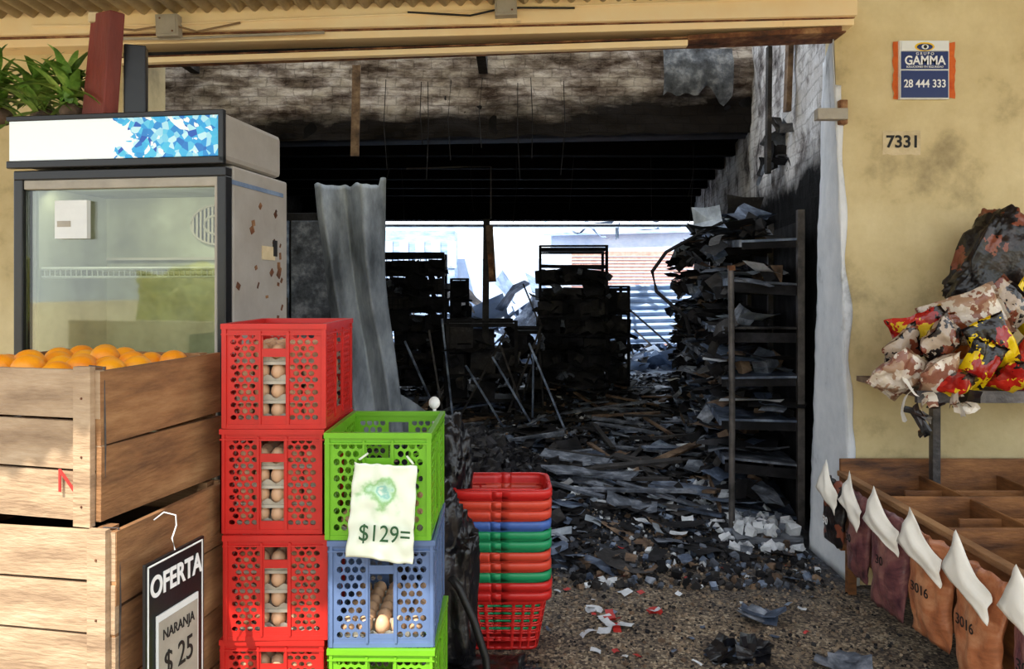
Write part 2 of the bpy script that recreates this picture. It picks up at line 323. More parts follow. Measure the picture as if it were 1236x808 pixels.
g.grid(lambda u,v:(lambda x,y:(x,y,H(x,y)))(-9+18*u,-8+30*v),360,600,'ground')
g.obj('floor',smooth=True)
g=MB(); g.b2((-60,-60,-.12),(60,80,-.04),'patch'); g.obj('street_ground')

# ---------------------------------------------------------------- building shell
w=MB()
w.hexa([(1.715,3.65,0),(4.5,3.65,0),(4.5,4.13,0),(1.70,4.13,0),(1.588,3.65,3.4),(4.5,3.65,3.4),(4.5,4.13,3.4),(1.79,4.13,3.4)],'cream')
w.obj('wall_right_front')
w=MB()
def rev(u,v):
    z=2.76*v; xn=1.715-.115*z/3.1; xf=1.70+.09*z/3.1
    x=xn+(xf-xn)*u; y=3.63+.5*u
    e=.014+.006*noise.noise(Vector((y*4,z*3,0)))+.007*noise.noise(Vector((y*20,z*16,2)))
    return (x-e,y,z)
w.grid(rev,14,60,'white_jamb')
def rev2(u,v):
    z=2.5*v; xn=1.715-.115*z/3.1
    return (xn-.014+.035*u*(1+.8*noise.noise(Vector((0,z*4,0)))),3.63+.012*u,z)
w.grid(rev2,3,80,'white_jamb')
w.obj('trim_1',smooth=True,solid=.004)
w=MB(); w.b2((-4.5,3.65,0),(-1.95,4.1,3.0),'cream'); w.obj('wall_left_front')
w=MB(); w.b2((-4.5,3.75,3.02),(4.5,4.1,8),'cream'); w.obj('wall_upper_sun_block')  # unseen upper storey, added this tall to keep sun out of the roof gap
def tb(mb,x0,x1,z0l,z1l,z0r,z1r,y0,y1,k):
    mb.hexa([(x0,y0,z0l),(x1,y0,z0r),(x1,y1,z0r),(x0,y1,z0l),(x0,y0,z1l),(x1,y0,z1r),(x1,y1,z1r),(x0,y1,z1l)],k)
w=MB()
tb(w,-4.5,1.66,2.655,2.78,2.80,2.965,3.50,3.75,'lintel')
tb(w,-4.5,1.66,2.60,2.662,2.765,2.80,3.535,3.70,'lintel')
tb(w,-4.5,1.66,2.642,2.652,2.795,2.805,3.525,3.57,'rust')
tb(w,-1.95,1.62,2.60,2.608,2.728,2.737,3.53,3.70,'rust')
tb(w,-1.95,.85,2.572,2.598,2.66,2.69,3.52,3.56,'lintel')
tb(w,.85,1.6,2.69,2.715,2.735,2.76,3.53,3.60,'rust')
w.hexa([(-1.95,3.66,2.62),(1.62,3.66,2.75),(1.62,4.1,2.98),(-1.95,4.1,2.98),(-1.95,3.66,3.02),(1.62,3.66,3.02),(1.62,4.1,3.02),(-1.95,4.1,3.02)],'char')
w.obj('lintel_beam',bevel=.006)
# awning, plus an added shade panel out of view
a=MB()
a.grid(lambda u,v:(-6+7.66*u,.6+3.14*v,2.86+.028*(-6+7.66*u)+.03*(1-v)*2+.014*math.sin((-6+7.66*u)*2*math.pi/.076)),1000,2,'awning')
a.grid(lambda u,v:(1.5+4.5*u,.6+3.2*v,3.27+.014*math.sin((-6+12*u)*2*math.pi/.076)),600,2,'awning')  # unseen raised panel added to keep sun off the right wall
a.obj('ceiling_awning_and_shade_panel',smooth=True,solid=.002)
a=MB()
for i in range(3): a.tube([(-6,.9+i*.8,2.71-i*.015),(1.5,.9+i*.8,2.918-i*.015)],.02,'rust',6)
a.obj('awning_purlins')
for i,(x,z) in enumerate(((-1.635,2.735),(-.03,2.835))):
    b=MB(); b.box((0,0,0),(.105,.05,.105),'boxgrey',(0,-.04,0)); b.box((0,-.027,0),(.085,.006,.085),'boxgrey',(0,-.04,0))
    b.tube([(-.03,-.0305,.03),(-.03,-.034,.03)],.005,'rust'); b.tube([(.03,-.0305,-.03),(.03,-.034,-.03)],.005,'rust')
    b.obj('junction_box',(x,3.475,z),bevel=.004)
b=MB()
b.tube([(-2.3,3.496,2.745),(-1.7,3.496,2.75),(-1.2,3.496,2.775),(-.6,3.496,2.80),(-.1,3.496,2.82)],.006,'lintel')
b.tube([(.0,3.496,2.83),(.5,3.496,2.85),(1.1,3.496,2.87),(1.62,3.496,2.9)],.006,'lintel')
b.tube([(-2.0,3.496,2.685),(-1.6,3.496,2.685),(-1.3,3.496,2.70),(-.9,3.496,2.715)],.007,'boxgrey')
b.tube([(-2.0,3.49,2.74),(-1.8,3.48,2.72),(-1.62,3.46,2.74),(-1.5,3.47,2.71),(-1.3,3.49,2.76)],.005,'cable')
b.tube([(-.5,3.49,2.81),(-.2,3.48,2.79),(-.03,3.46,2.82),(.3,3.49,2.83)],.005,'hose')
b.obj('electric_cable',smooth=True)
w=MB()
def beamf(u,v):
    x=-3.45+5.75*u
    z=2.79+.10*u+(.85)*v; 
    e=.04*noise.noise(Vector((x*2,z*3,1)))+.02*noise.noise(Vector((x*9,z*9,4)))
    if v==0: z+=.03*noise.noise(Vector((x*3,0,0)))
    return (x,6.6+e,z)
w.grid(beamf,200,36,'beam')
w.hexa([(-3.45,6.62,2.81),(2.3,6.62,2.91),(2.3,7.0,2.91),(-3.45,7.0,2.81),(-3.45,6.64,3.6),(2.3,6.64,3.6),(2.3,7.0,3.6),(-3.45,7.0,3.6)],'char')
# torn flap of plaster hanging off the right end
w.grid(lambda u,v:(1.35+.62*u,6.52-.05*math.sin(v*3)+.02*noise.noise(Vector((u*5,v*5,0))),3.62-(.42+.22*noise.noise(Vector((u*4,0,2))))*v),16,10,'ash')
w.obj('beam_inner',smooth=True)
def wx(y): return 1.80+(y-4.2)*.155
w=MB()
def rw(u,v):
    y=4.13+8.1*u; z=3.65*v
    return (wx(y)+.03*noise.noise(Vector((y*2,z*2,0)))+.014*noise.noise(Vector((y*8,z*8,0))),y,z)
w.grid(rw,160,70,'rwall')
w.hexa([(wx(4.13)+.06,4.13,0),(4.5,4.13,0),(4.5,12.2,0),(wx(12.2)+.06,12.2,0),(wx(4.13)+.06,4.13,3.65),(4.5,4.13,3.65),(4.5,12.2,3.65),(wx(12.2)+.06,12.2,3.65)],'char')
w.obj('wall_right')
w=MB(); w.b2((-3.75,4.1,0),(-3.45,12.2,3.65),'char'); w.obj('wall_left')
w=MB(); w.b2((-3.75,7.0,2.98),(3.1,12.2,3.15),'charceil')
for i in range(6): w.b2((-3.45,7.6+i*.85,2.86),(wx(7.6+i*.85),7.7+i*.85,2.98),'charceil')
w.obj('ceiling')
w=MB()
for x in (-2.9,-.3): w.b2((x,4.1,3.42),(x+.08,6.64,3.55),'charwood')
w.obj('roof_joists')
w=MB(); w.b2((-3.75,12.0,2.58),(3.2,12.25,3.2),'charceil'); w.b2((-3.75,12.0,0),(-2.25,12.25,2.58),'charceil'); w.obj('wall_back')

w=MB()
w.box((-1.34,6.25,3.0),(.07,.02,.78),'brown',(0,.02,0)); w.obj('hanging_wood_strip')
w=MB()
for i in range(16):
    x=R(-1.5,1.9); y=R(6.3,6.5) if i%2 else R(7.2,9); zt=3.3 if i%2 else 2.95; L_=R(.3,.9)
    w.tube([(x,y,zt),(x+R(-.03,.03),y,zt-L_/2),(x+R(-.06,.06),y,zt-L_)],.004,'char',5)
w.tube([(-1.1,7.6,2.72),(-.5,7.6,2.74),(-.22,7.6,2.74),(-.22,7.6,2.2)],.008,'steel',5)
w.obj('hanging_wires')
w=MB()
w.box((1.83,5.2,2.75),(.03,.05,.9),'charwood',(.03,.0,0)); w.box((1.90,5.35,2.45),(.03,.2,.2),'char')
for i in range(14): w.shard((wx(5.3)-.03-R(0,.03),5.3+R(-.35,.35),2.5+R(-.18,.18)),R(.05,.12),R(.08,.2),random.choice(['char','ash','charwood']),1.4,.5)
w.box((1.86,4.9,2.95),(.035,.06,.55),'brown',(.1,0,0)); w.obj('wall_conduit')
w=MB(); w.box((1.575,3.60,2.345),(.15,.05,.055),'boxgrey'); w.box((1.64,3.63,2.36),(.04,.06,.12),'rust'); w.obj('door_bracket',bevel=.004)

# ---------------------------------------------------------------- signage on right wall
s=MB()
s.grid(lambda u,v:(1.905+.31*u+.012*noise.noise(Vector((v*7,u*3,0))),3.645,2.435+.285*v+.012*noise.noise(Vector((u*7,v*3,4)))),12,12,'orangepaint')
s.b2((1.93,3.628,2.43),(2.175,3.65,2.72),'white'); s.b2((1.936,3.624,2.578),(2.169,3.629,2.665),'navy'); s.b2((1.936,3.624,2.436),(2.169,3.629,2.57),'navy')
s.b2((1.936,3.622,2.668),(2.169,3.629,2.714),'white')
s.sphere((2.05,3.622,2.688),.05,'yellow',16,8,(1,.06,.45)); s.sphere((2.05,3.62,2.686),.04,'navy',16,8,(1,.06,.42)); s.sphere((2.05,3.617,2.686),.018,'white',12,8,(1,.1,.7)); s.sphere((2.05,3.615,2.686),.009,'ink',10,6,(1,.1,1))
al=s.obj('alarm_company_sign')
text('brand_text','GAMMA',.062,(2.052,3.622,2.618),(math.pi/2,0,0),'txtw',al,sx=.9,bold=.0012)
text('brand_text_small','G R U P O',.02,(2.052,3.622,2.653),(math.pi/2,0,0),'txtw',al)
text('phone_text','28 444 333',.055,(2.052,3.622,2.503),(math.pi/2,0,0),'txtw',al,sx=.84,bold=.0008)
text('tagline_text','SOLUCIONES EN SEGURIDAD',.014,(2.052,3.622,2.588),(math.pi/2,0,0),'txtw',al)
s=MB(); s.grid(lambda u,v:(1.855+.19*u,3.648,2.155+.12*v+.008*noise.noise(Vector((u*5,v*5,0)))),8,8,'patch'); pn=s.obj('stencilled_house_number')
text('digits','7331',.085,(1.955,3.646,2.218),(math.pi/2,0,0),'ink',pn,bold=.002)

# ---------------------------------------------------------------- display fridge
f=MB(); W=.78; DP=.46
f.b2((-W,0.05,.0),(-W+.04,DP,1.905),'fridge'); f.b2((-.045,0.05,.0),(0,DP,1.905),'fridge')
f.b2((-W+.04,DP-.04,.1),(-.045,DP,1.9),'fridge'); f.b2((-W+.04,.05,0),(-.045,DP,.14),'fridge'); f.b2((-W+.04,.05,1.86),(-.045,DP,1.905),'fridge')
fr=f.obj('display_fridge',(-.944,2.4,0),(0,0,math.radians(-8)),bevel=.008)
f=MB(); f.b2((-W+.041,DP-.06,.14),(-.046,DP-.045,1.86),'frin'); f.b2((-W+.041,.055,.14),(-W+.05,DP-.045,1.86),'frin'); f.b2((-.055,.055,.14),(-.046,DP-.045,1.86),'frin'); f.b2((-W+.041,.055,1.845),(-.046,DP-.045,1.859),'frin')
f.obj('liner',parent=fr)
f=MB(); f.b2((-W-.005,-.01,1.912),(.0,DP-.05,2.073),'fridge'); f.obj('header_housing',parent=fr,bevel=.018)
f=MB(); f.b2((-W,-.018,1.925),(-.012,-.010,2.062),'header'); f.obj('header_panel',parent=fr,bevel=.003)
f=MB()
for a_,b_ in (((-W-.008,-.022,2.06),(.004,.0,2.078)),((-.014,-.022,1.905),(.004,.0,2.07)),((-W-.008,-.022,1.90),(.004,.0,1.925))): f.b2(a_,b_,'blackpl')
f.obj('header_frame',parent=fr,bevel=.003)
f=MB(); f.b2((-W,0,1.862),(0,.045,1.895),'blackpl'); f.b2((-.03,0,.1),(0,.045,1.865),'blackpl'); f.b2((-W,0,.1),(-W+.035,.045,1.865),'blackpl'); f.b2((-W,0,.1),(0,.045,.16),'blackpl'); f.b2((-W+.036,.004,1.83),(-.03,.03,1.862),'boxgrey'); f.b2((-.042,.004,.16),(-.03,.03,1.84),'boxgrey'); f.obj('door_frame',parent=fr,bevel=.004)
f=MB(); f.b2((-W+.035,.018,.16),(-.035,.024,1.83),'glass'); f.obj('door_glass',parent=fr)
f=MB()
for z in (.5,.85,1.2,1.56):
    f.tube([(-W+.05,.07,z),(-.05,.07,z)],.006,'wire',6); f.tube([(-W+.05,.07,z-.03),(-.05,.07,z-.03)],.005,'wire',6); f.tube([(-W+.05,.38,z),(-.05,.38,z)],.004,'wire',6)
    for i in range(34):
        x=-W+.06+i*.0205; f.tube([(x,.38,z),(x,.07,z),(x,.07,z-.03)],.0025,'wire',4,False)
f.obj('wire_shelves',parent=fr)
f=MB()
fc=Vector((-.255,.392,1.735))
f.sphere(fc+Vector((0,.006,0)),.105,'ink',24,8,(1,.02,.72))
for i in range(13):
    xx=-.105+.21*(i+.5)/13; hh=math.sqrt(max(0,.105**2-xx*xx))*.72
    f.box(fc+Vector((xx,-.004,0)),(.008,.006,2*hh),'boxgrey')
for rr in(.105,.05): f.tube([fc+Vector((math.cos(t)*rr,-.006,math.sin(t)*rr*.72)) for t in [2*math.pi*k/24 for k in range(25)]],.005,'boxgrey',6)
f.b2((-W+.06,.385,1.60),(-.06,.39,1.61),'boxgrey')
f.obj('fan_grille',parent=fr)
f=MB(); f.b2((-.62,-.002,1.66),(-.50,.0165,1.79),'white'); f.b2((-.61,-.004,1.70),(-.56,-.001,1.72),'boxgrey'); f.obj('notice_paper',parent=fr)
f=MB(); f.b2((.001,.04,1.84),(.003,.42,1.855),'tarp')
for i in range(40):
    z=R(.9,1.8); x=R(.30,.42) if i%2 else R(.08,.42); f.box((.001,x,z),(.003,R(.005,.03),R(.005,.03)),'rust',(R(0,3),0,0))
f.box((.002,.30,1.62),(.003,.10,.05),'patch'); f.box((.003,.35,1.64),(.004,.03,.06),'ink')
f.obj('side_trim',parent=fr)
ll=D.lights.new('fridge_fill_light','AREA'); ll.shape='RECTANGLE'; ll.size=.6; ll.size_y=.05; ll.energy=2.6; ll.color=(1,1,.86); lo=D.objects.new('fridge_fill_light',ll); scn.collection.objects.link(lo); lo.parent=fr; lo.location=(-.4,.1,1.84); lo.rotation_euler=(math.radians(28),0,0)  # fill light added to brighten the inside of the fridge

b=MB(); b.hexa([(-1.49,2.52,2.08),(-1.38,2.46,2.08),(-1.35,2.50,2.08),(-1.46,2.56,2.08),(-1.455,2.52,2.44),(-1.345,2.44,2.425),(-1.315,2.48,2.425),(-1.425,2.56,2.44)],'redbrown')
b.box((-1.32,2.56,2.21),(.07,.05,.26),'blackpl',(0,0,.3)); b.b2((-1.455,2.50,2.405),(-1.42,2.515,2.44),'patch')
b.obj('painted_board',bevel=.004)
p=MB()
def leaf(mb,o,ang,el,L_,wd,k='leaf'):
    o=Vector(o); d=Vector((math.cos(ang)*math.cos(el),math.sin(ang)*math.cos(el),math.sin(el))); sd=d.cross(Vector((0,0,1))).normalized()
    n=7; vs=[]
    for i in range(n+1):
        t=i/n; q=o+d*L_*t+Vector((0,0,-.35*L_*t*t)); ww=wd*(1-t)**.7*(.6+.8*min(1,t*3))/2
        up=Vector((0,0,.25*ww)); vs+= [q-sd*ww+up,q,q+sd*ww+up]
    mb.add(vs,[(i*3+j,i*3+j+1,i*3+j+4,i*3+j+3) for i in range(n) for j in range(2)],k)
for cx,cy in ((-1.545,2.54),(-1.70,2.62),(-1.85,2.60)):
    for i in range(64): leaf(p,(cx+R(-.02,.02),cy+R(-.02,.02),2.12+.12*i/64),R(0,6.28),R(-.1,1.35),R(.10,.22),.034)
    p.sphere((cx,cy+.03,2.11),.045,'brown',14,10,(1,1,.75))
p.obj('pineapple_crowns',smooth=True)

# ---------------------------------------------------------------- wooden fruit crates
def wcrate(name,near,direction,L_,Wd,ztop,h,sl=2):
    m=MB(); t=.014
    def side_slats(y0,y1,x0,x1,along,k,sl):
        hh=h/sl
        for i in range(sl):
            z0=i*hh+.003; z1=(i+1)*hh-.004; o=R(-.003,.003)
            if along=='y': m.box(((x0+x1)/2+o,(y0+y1)/2,(z0+z1)/2),(t,y1-y0,z1-z0),k,(R(-.012,.012),0,0))
            else: m.box(((x0+x1)/2,(y0+y1)/2+o,(z0+z1)/2),(x1-x0,t,z1-z0),k,(0,R(-.006,.006),0))
    side_slats(0,L_,-t/2,-t/2,'y','wood',sl); side_slats(0,L_,-Wd+t/2,-Wd+t/2,'y','wood',sl)
    side_slats(t/2,t/2,-Wd,-.0,'x','woodend',3); side_slats(L_-t/2,L_-t/2,-Wd+t,-t,'x','wood',3)
    for x in (-.03-t,-Wd+.03+t):
        for y in (.02+t,L_-.02-t): m.box((x,y,h/2),(.03,.03,h-.002),'wood')
    for x in (-.035,-Wd+.035):
        m.box((x,-.008,h/2),(.045,.015,h+.01),'woodend')
        for zz in (.04,.15,.28): m.sphere((x,-.016,zz),.003,'rust',6,4)
    m.b2((-Wd+t,t,.0),(-t,L_-t,.012),'wood')
    m.tube([(-.002,.012,.02),(.003,.012,h*.5),(-.002,.012,h+.003),(-.03,.0,h+.006)],.0022,'steel',5)
    ang=math.atan2(direction[1],direction[0])-math.pi/2
    return m.obj(name,(near[0],near[1],ztop-h),(0,0,ang),bevel=.002)
d1=(.10,.42); d2=(.07,.42)
wcrate('wooden_fruit_crate',(-.915,1.62),d1,.43,.52,1.315,.345)
wcrate('wooden_fruit_crate',(-.862,1.585),d2,.44,.54,.966,.34)
wcrate('wooden_fruit_crate',(-.872,1.60),d2,.44,.54,.622,.31)
wcrate('wooden_fruit_crate',(-.865,1.59),d2,.44,.54,.308,.308)
o=MB(); a1=math.atan2(d1[1],d1[0])-math.pi/2
q=Euler((0,0,a1)).to_matrix()
for lay,(n1,n2,z) in enumerate(((6,5,1.235),(5,5,1.285))):
    for i in range(n1):
        for j in range(n2):
            if lay==1 and i==0 and j in(0,3): continue
            x=-.065-.078*i-.03*lay+R(-.006,.006); y=.06+.077*j+R(-.006,.006)
            pt=q@Vector((x,y,0)); o.sphere((-.915+pt.x,1.62+pt.y,z+R(-.008,.010)+(.012 if lay and 1<i else 0)),.038,'orange',16,10,(1,1,.94))
o.obj('oranges',smooth=True)
o=MB(); o.b2((-.50,.05,0.02),(-.05,.40,.24),'blackpl'); o.obj('crate_liner_bin',(-.862,1.585,.65),(0,0,math.atan2(d2[1],d2[0])-math.pi/2))
text('painted_crate_stamp','NJ',.075,(-.985,1.628,1.06),(math.pi/2,0,a1),'redink')

# hanging price board
s=MB()
s.b2((0,-.004,-.34),(.20,.004,0),'blackpl')
for a_,b_ in (((.006,-.0055,-.334),(.010,-.003,-.006)),((.190,-.0055,-.334),(.194,-.003,-.006)),((.006,-.0055,-.010),(.194,-.003,-.006))): s.b2(a_,b_,'white')
s.b2((.03,-.009,-.36),(.172,-.005,-.125),'white'); s.b2((.035,-.0105,-.34),(.167,-.009,-.14),'boxgrey')
ang=math.atan2(.195,.047)
ofs=s.obj('price_board',(-.808,1.60,.885),(0,0,ang),bevel=.002)
text('heading','OFERTA',.066,(.1,-.006,-.06),(math.pi/2,0,.0),'txtw',ofs,sx=.72,bold=.0018)
text('item','NARANJA',.034,(.1,-.0115,-.175),(math.pi/2,0,0),'ink',ofs,sx=.72)
text('price','$ 25',.08,(.1,-.0115,-.245),(math.pi/2,0,0),'ink',ofs,sx=.7)
s=MB(); s.tube([(.1,-.0,-.02),(.10,.0,.0),(.09,.0,.03),(.105,.0,.055),(.115,.01,.075),(.10,.03,.085),(.085,.045,.07)],.0018,'wire',6); s.obj('hook',parent=ofs,smooth=True)

# ---------------------------------------------------------------- perforated plastic crates
def crate_mesh(k,Wc,Dc,Hc,pitch=.0165):
    m=MB()
    def panel(o,u,Wp):
        o=Vector(o); u=Vector(u); z=Vector((0,0,1))
        P=lambda a,b:o+u*a+z*b
        def Q(a0,b0,a1,b1):
            if a1-a0>1e-4 and b1-b0>1e-4: m.add([P(a0,b0),P(a1,b0),P(a1,b1),P(a0,b1)],[(0,1,2,3)],k)
        zb,zt=.022,Hc-.024; nr=int((zt-zb)/pitch); ph=(zt-zb)/nr
        mw=Wp*.29; post=.014; cw=(Wp-2*post-mw)/2; nc=max(2,int(cw/pitch)); pw=cw/nc
        Q(0,0,Wp,zb); Q(0,zt,Wp,Hc); Q(0,zb,post,zt); Q(Wp-post,zb,Wp,zt)
        for st in (post,post+cw+mw):
            for r_ in range(nr):
                off=(r_%2)*pw/2; z0=zb+r_*ph; cnt=nc-(r_%2)
                if off: Q(st,z0,st+off,z0+ph); Q(st+cw-off,z0,st+cw,z0+ph)
                for c_ in range(cnt):
                    x0=st+off+c_*pw; cx=x0+pw/2; cz=z0+ph/2
                    out=[(x0,z0),(cx,z0),(x0+pw,z0),(x0+pw,cz),(x0+pw,z0+ph),(cx,z0+ph),(x0,z0+ph),(x0,cz)]
                    inn=[]
                    for kk in range(8):
                        an=-3*math.pi/4+kk*math.pi/4; inn.append((cx+math.cos(an)*pw*.42,cz+math.sin(an)*ph*.42))
                    vs=[P(*x) for x in out]+[P(*x) for x in inn]
                    m.add(vs,[(i,(i+1)%8,8+(i+1)%8,8+i) for i in range(8)],k)
        x0=post+cw; x1=x0+mw; e=.008
        Q(x0,zb,x0+e,zt); Q(x1-e,zb,x1,zt); zh0=zt-.042; zw1=zh0-.022
        Q(x0+e,zt-.008,x1-e,zt); Q(x0+e,zw1,x1-e,zh0); Q(x0+e,zb,x1-e,zb+.012)
    i=.006
    panel((-Wc/2+i,-Dc/2+i,0),(1,0,0),Wc-2*i); panel((Wc/2-i,-Dc/2+i,0),(0,1,0),Dc-2*i)
    panel((Wc/2-i,Dc/2-i,0),(-1,0,0),Wc-2*i); panel((-Wc/2+i,Dc/2-i,0),(0,-1,0),Dc-2*i)
    t=MB()
    def ring(z0,z1,o_,th):
        t.b2((-Wc/2-o_,-Dc/2-o_,z0),(Wc/2+o_,-Dc/2-o_+th,z1),k); t.b2((-Wc/2-o_,Dc/2+o_-th,z0),(Wc/2+o_,Dc/2+o_,z1),k)
        t.b2((-Wc/2-o_,-Dc/2-o_+th,z0),(-Wc/2-o_+th,Dc/2+o_-th,z1),k); t.b2((Wc/2+o_-th,-Dc/2-o_+th,z0),(Wc/2+o_,Dc/2+o_-th,z1),k)
    ring(Hc-.014,Hc,.002,.013); ring(.0,.012,-.003,.012); ring(Hc-.03,Hc-.026,.001,.006)
    for sx_ in(-1,1):
        for sy in(-1,1):
            t.b2((sx_*Wc/2-sx_*.0,sy*Dc/2,.002),(sx_*(Wc/2-.012),sy*(Dc/2-.004),Hc-.01),k)
            t.b2((sx_*Wc/2,sy*Dc/2,.002),(sx_*(Wc/2-.004),sy*(Dc/2-.012),Hc-.01),k)
            mw=(Wc-.012)*.29/2; t.b2((sx_*(mw-.004),sy*(Dc/2-.004),.012),(sx_*(mw+.002),sy*(Dc/2),Hc-.02),k)
            md=(Dc-.012)*.29/2; t.b2((sx_*(Wc/2-.004),sy*(md-.004),.012),(sx_*(Wc/2),sy*(md+.002),Hc-.02),k)
    n=9
    for j in range(n):
        x=-Wc/2+.01+(Wc-.02)*j/(n-1); t.b2((x-.004,-Dc/2+.01,.004),(x+.004,Dc/2-.01,.010),k)
        y=-Dc/2+.01+(Dc-.02)*j/(n-1); t.b2((-Wc/2+.01,y-.004,.004),(Wc/2-.01,y+.004,.010),k)
    me=m.mesh('panel_tmp',weld=True); ob=link('tmp',me,solid=.0035)
    dg=bpy.context.evaluated_depsgraph_get(); ev=ob.evaluated_get(dg); me2=D.meshes.new_from_object(ev)
    D.objects.remove(ob)
    t_me=t.mesh('trim_tmp'); bm=bmesh.new(); bm.from_mesh(me2); bm.from_mesh(t_me)
    res=D.meshes.new('crate_'+k); bm.to_mesh(res); bm.free(); res.materials.append(M[k]) if not res.materials else None
    return res
CW,CD,CH=.276,.33,.28
cm={k:crate_mesh(k,CW,CD,CH-.001,.0165 if k=='red' else .0195) for k in('red','green','blue')}
XR,YR=-.632,1.93+CD/2; XG,YG=-.344,1.885+CD/2
for i in range(5):
    link('plastic_crate',cm['red'],(XR+(.003,-.004,.004,-.003,0)[i]+.0,YR+(.0,.004,-.003,.003,0)[i],CH*i),(0,0,math.radians((.6,-.5,.8,-.6,.4)[i])))
for i,k in enumerate(('green','green','blue','green')):
    link('plastic_crate',cm[k],(XG+(.004,.008,.003,-.001)[i],YG+(.0,-.003,.004,0)[i],CH*i),(0,0,math.radians((.3,-1.,.8,-.6)[i])))
def tray_mesh(n=5,m_=6,levels=1):
    t=MB(); pch=.044
    for l in range(levels):
        z0=l*.052
        t.b2((-n*pch/2,-m_*pch/2,z0),(n*pch/2,m_*pch/2,z0+.008),'tray')
        def rim(u,v,n=n,m_=m_,z0=z0):
            per=2*(n+m_)*pch; d_=u*per; hw,hd=n*pch/2,m_*pch/2
            if d_<n*pch: x,y=-hw+d_,-hd
            elif d_<(n+m_)*pch: x,y=hw,-hd+(d_-n*pch)
            elif d_<(2*n+m_)*pch: x,y=hw-(d_-(n+m_)*pch),hd
            else: x,y=-hw,hd-(d_-(2*n+m_)*pch)
            s_=1-.06*(1-v); return (x*s_,y*s_,z0+v*(.020+.006*math.cos(d_/pch*2*math.pi)))
        t.grid(rim,132,1,'tray')
        for i in range(1,n):
            for j in range(1,m_):
                x=(i-n/2)*pch; y=(j-m_/2)*pch
                s_=.010; t.hexa([(x-s_,y-s_,z0),(x+s_,y-s_,z0),(x+s_,y+s_,z0),(x-s_,y+s_,z0),(x-.004,y-.004,z0+.036),(x+.004,y-.004,z0+.036),(x+.004,y+.004,z0+.036),(x-.004,y+.004,z0+.036)],'tray')
        for i in range(n):
            for j in range(m_):
                if l<levels-1 and 0<i<n-1 and 0<j<m_-1: continue
                t.sphere(((i-n/2+.5)*pch,(j-m_/2+.5)*pch,z0+.031),.0205,'egg',10,8,(1,1,1.2))
    return t.mesh('egg_trays_mesh',smooth=False)
tm4=tray_mesh(5,6,4); tm1=tray_mesh(5,6,1)
for me_ in(tm4,tm1):
    me_.polygons.foreach_set('use_smooth',[me_.materials[p_.material_index].name=='brown_egg' for p_ in me_.polygons])
for i in range(5): link('egg_tray_stack',tm4,(XR,YR-.01,CH*i+.012))
for i in range(4): link('egg_tray_stack',tm1,(XG,YG-.01,CH*i+.012))
b=MB(); b.sphere((-.245,2.30,1.13),.018,'white',12,8,(1,1,1.1)); b.tube([(-.245,2.30,1.115),(-.245,2.30,1.0)],.006,'white'); b.b2((-.26,2.285,0),(-.23,2.315,1.0),'charwood'); b.obj('wooden_stake_with_knob',smooth=False)
def bagm():
    m,nt,b=base('printed_white_bag'); N=nt.nodes.new; L=nt.links.new
    tc=N('ShaderNodeTexCoord')
    n=N('ShaderNodeTexNoise'); n.inputs['Scale'].default_value=16; n.inputs['Detail'].default_value=6; L(tc.outputs['Object'],n.inputs['Vector'])
    d=N('ShaderNodeVectorMath'); d.operation='DISTANCE'; L(tc.outputs['Object'],d.inputs[0]); d.inputs[1].default_value=(-.01,0,-.07)
    a=N('ShaderNodeMath'); a.operation='MULTIPLY_ADD'; L(n.outputs['Fac'],a.inputs[0]); a.inputs[1].default_value=.16; L(d.outputs['Value'],a.inputs[2])
    r=N('ShaderNodeValToRGB'); e=r.color_ramp.elements; e[0].position=.085; e[0].color=c(226,236,214); e[1].position=.14; e[1].color=c(236,242,222)
    for p_,c_ in ((.092,c(120,190,180)),(.10,c(200,230,204)),(.112,c(140,190,120)),(.126,c(224,236,210))): x=e.new(p_); x.color=c_
    L(a.outputs[0],r.inputs[0]); L(r.outputs[0],b.inputs['Base Color']); b.inputs['Roughness'].default_value=.35
    return m
M['pbag']=bagm()
s=MB()
s.grid(lambda u,v:((u-.5)*(.160+.012*v)+.004*noise.noise(Vector((v*7,u*2,3))),-.012-.010*math.sin(u*math.pi)-.010*noise.noise(Vector((u*5,v*6,0))),-.245*v+.010*noise.noise(Vector((u*6,v,8)))*(1-v)+.006*math.sin(u*5)*v),30,34,'pbag')
pb=s.obj('price_bag',(-.322,1.872,1.045),(0,math.radians(4),0),smooth=True,solid=.001)
text('price_text','$129=',.060,(.012,-.029,-.175),(math.pi/2,0,0),'greenink',pb,sx=.85)
s=MB(); s.tube([(-.07,-.006,.004),(-.05,.004,.02)],.003,'pbag',6); s.tube([(.07,-.006,.002),(.05,.004,.02)],.003,'pbag',6); s.obj('bag_tie',parent=pb,smooth=True)

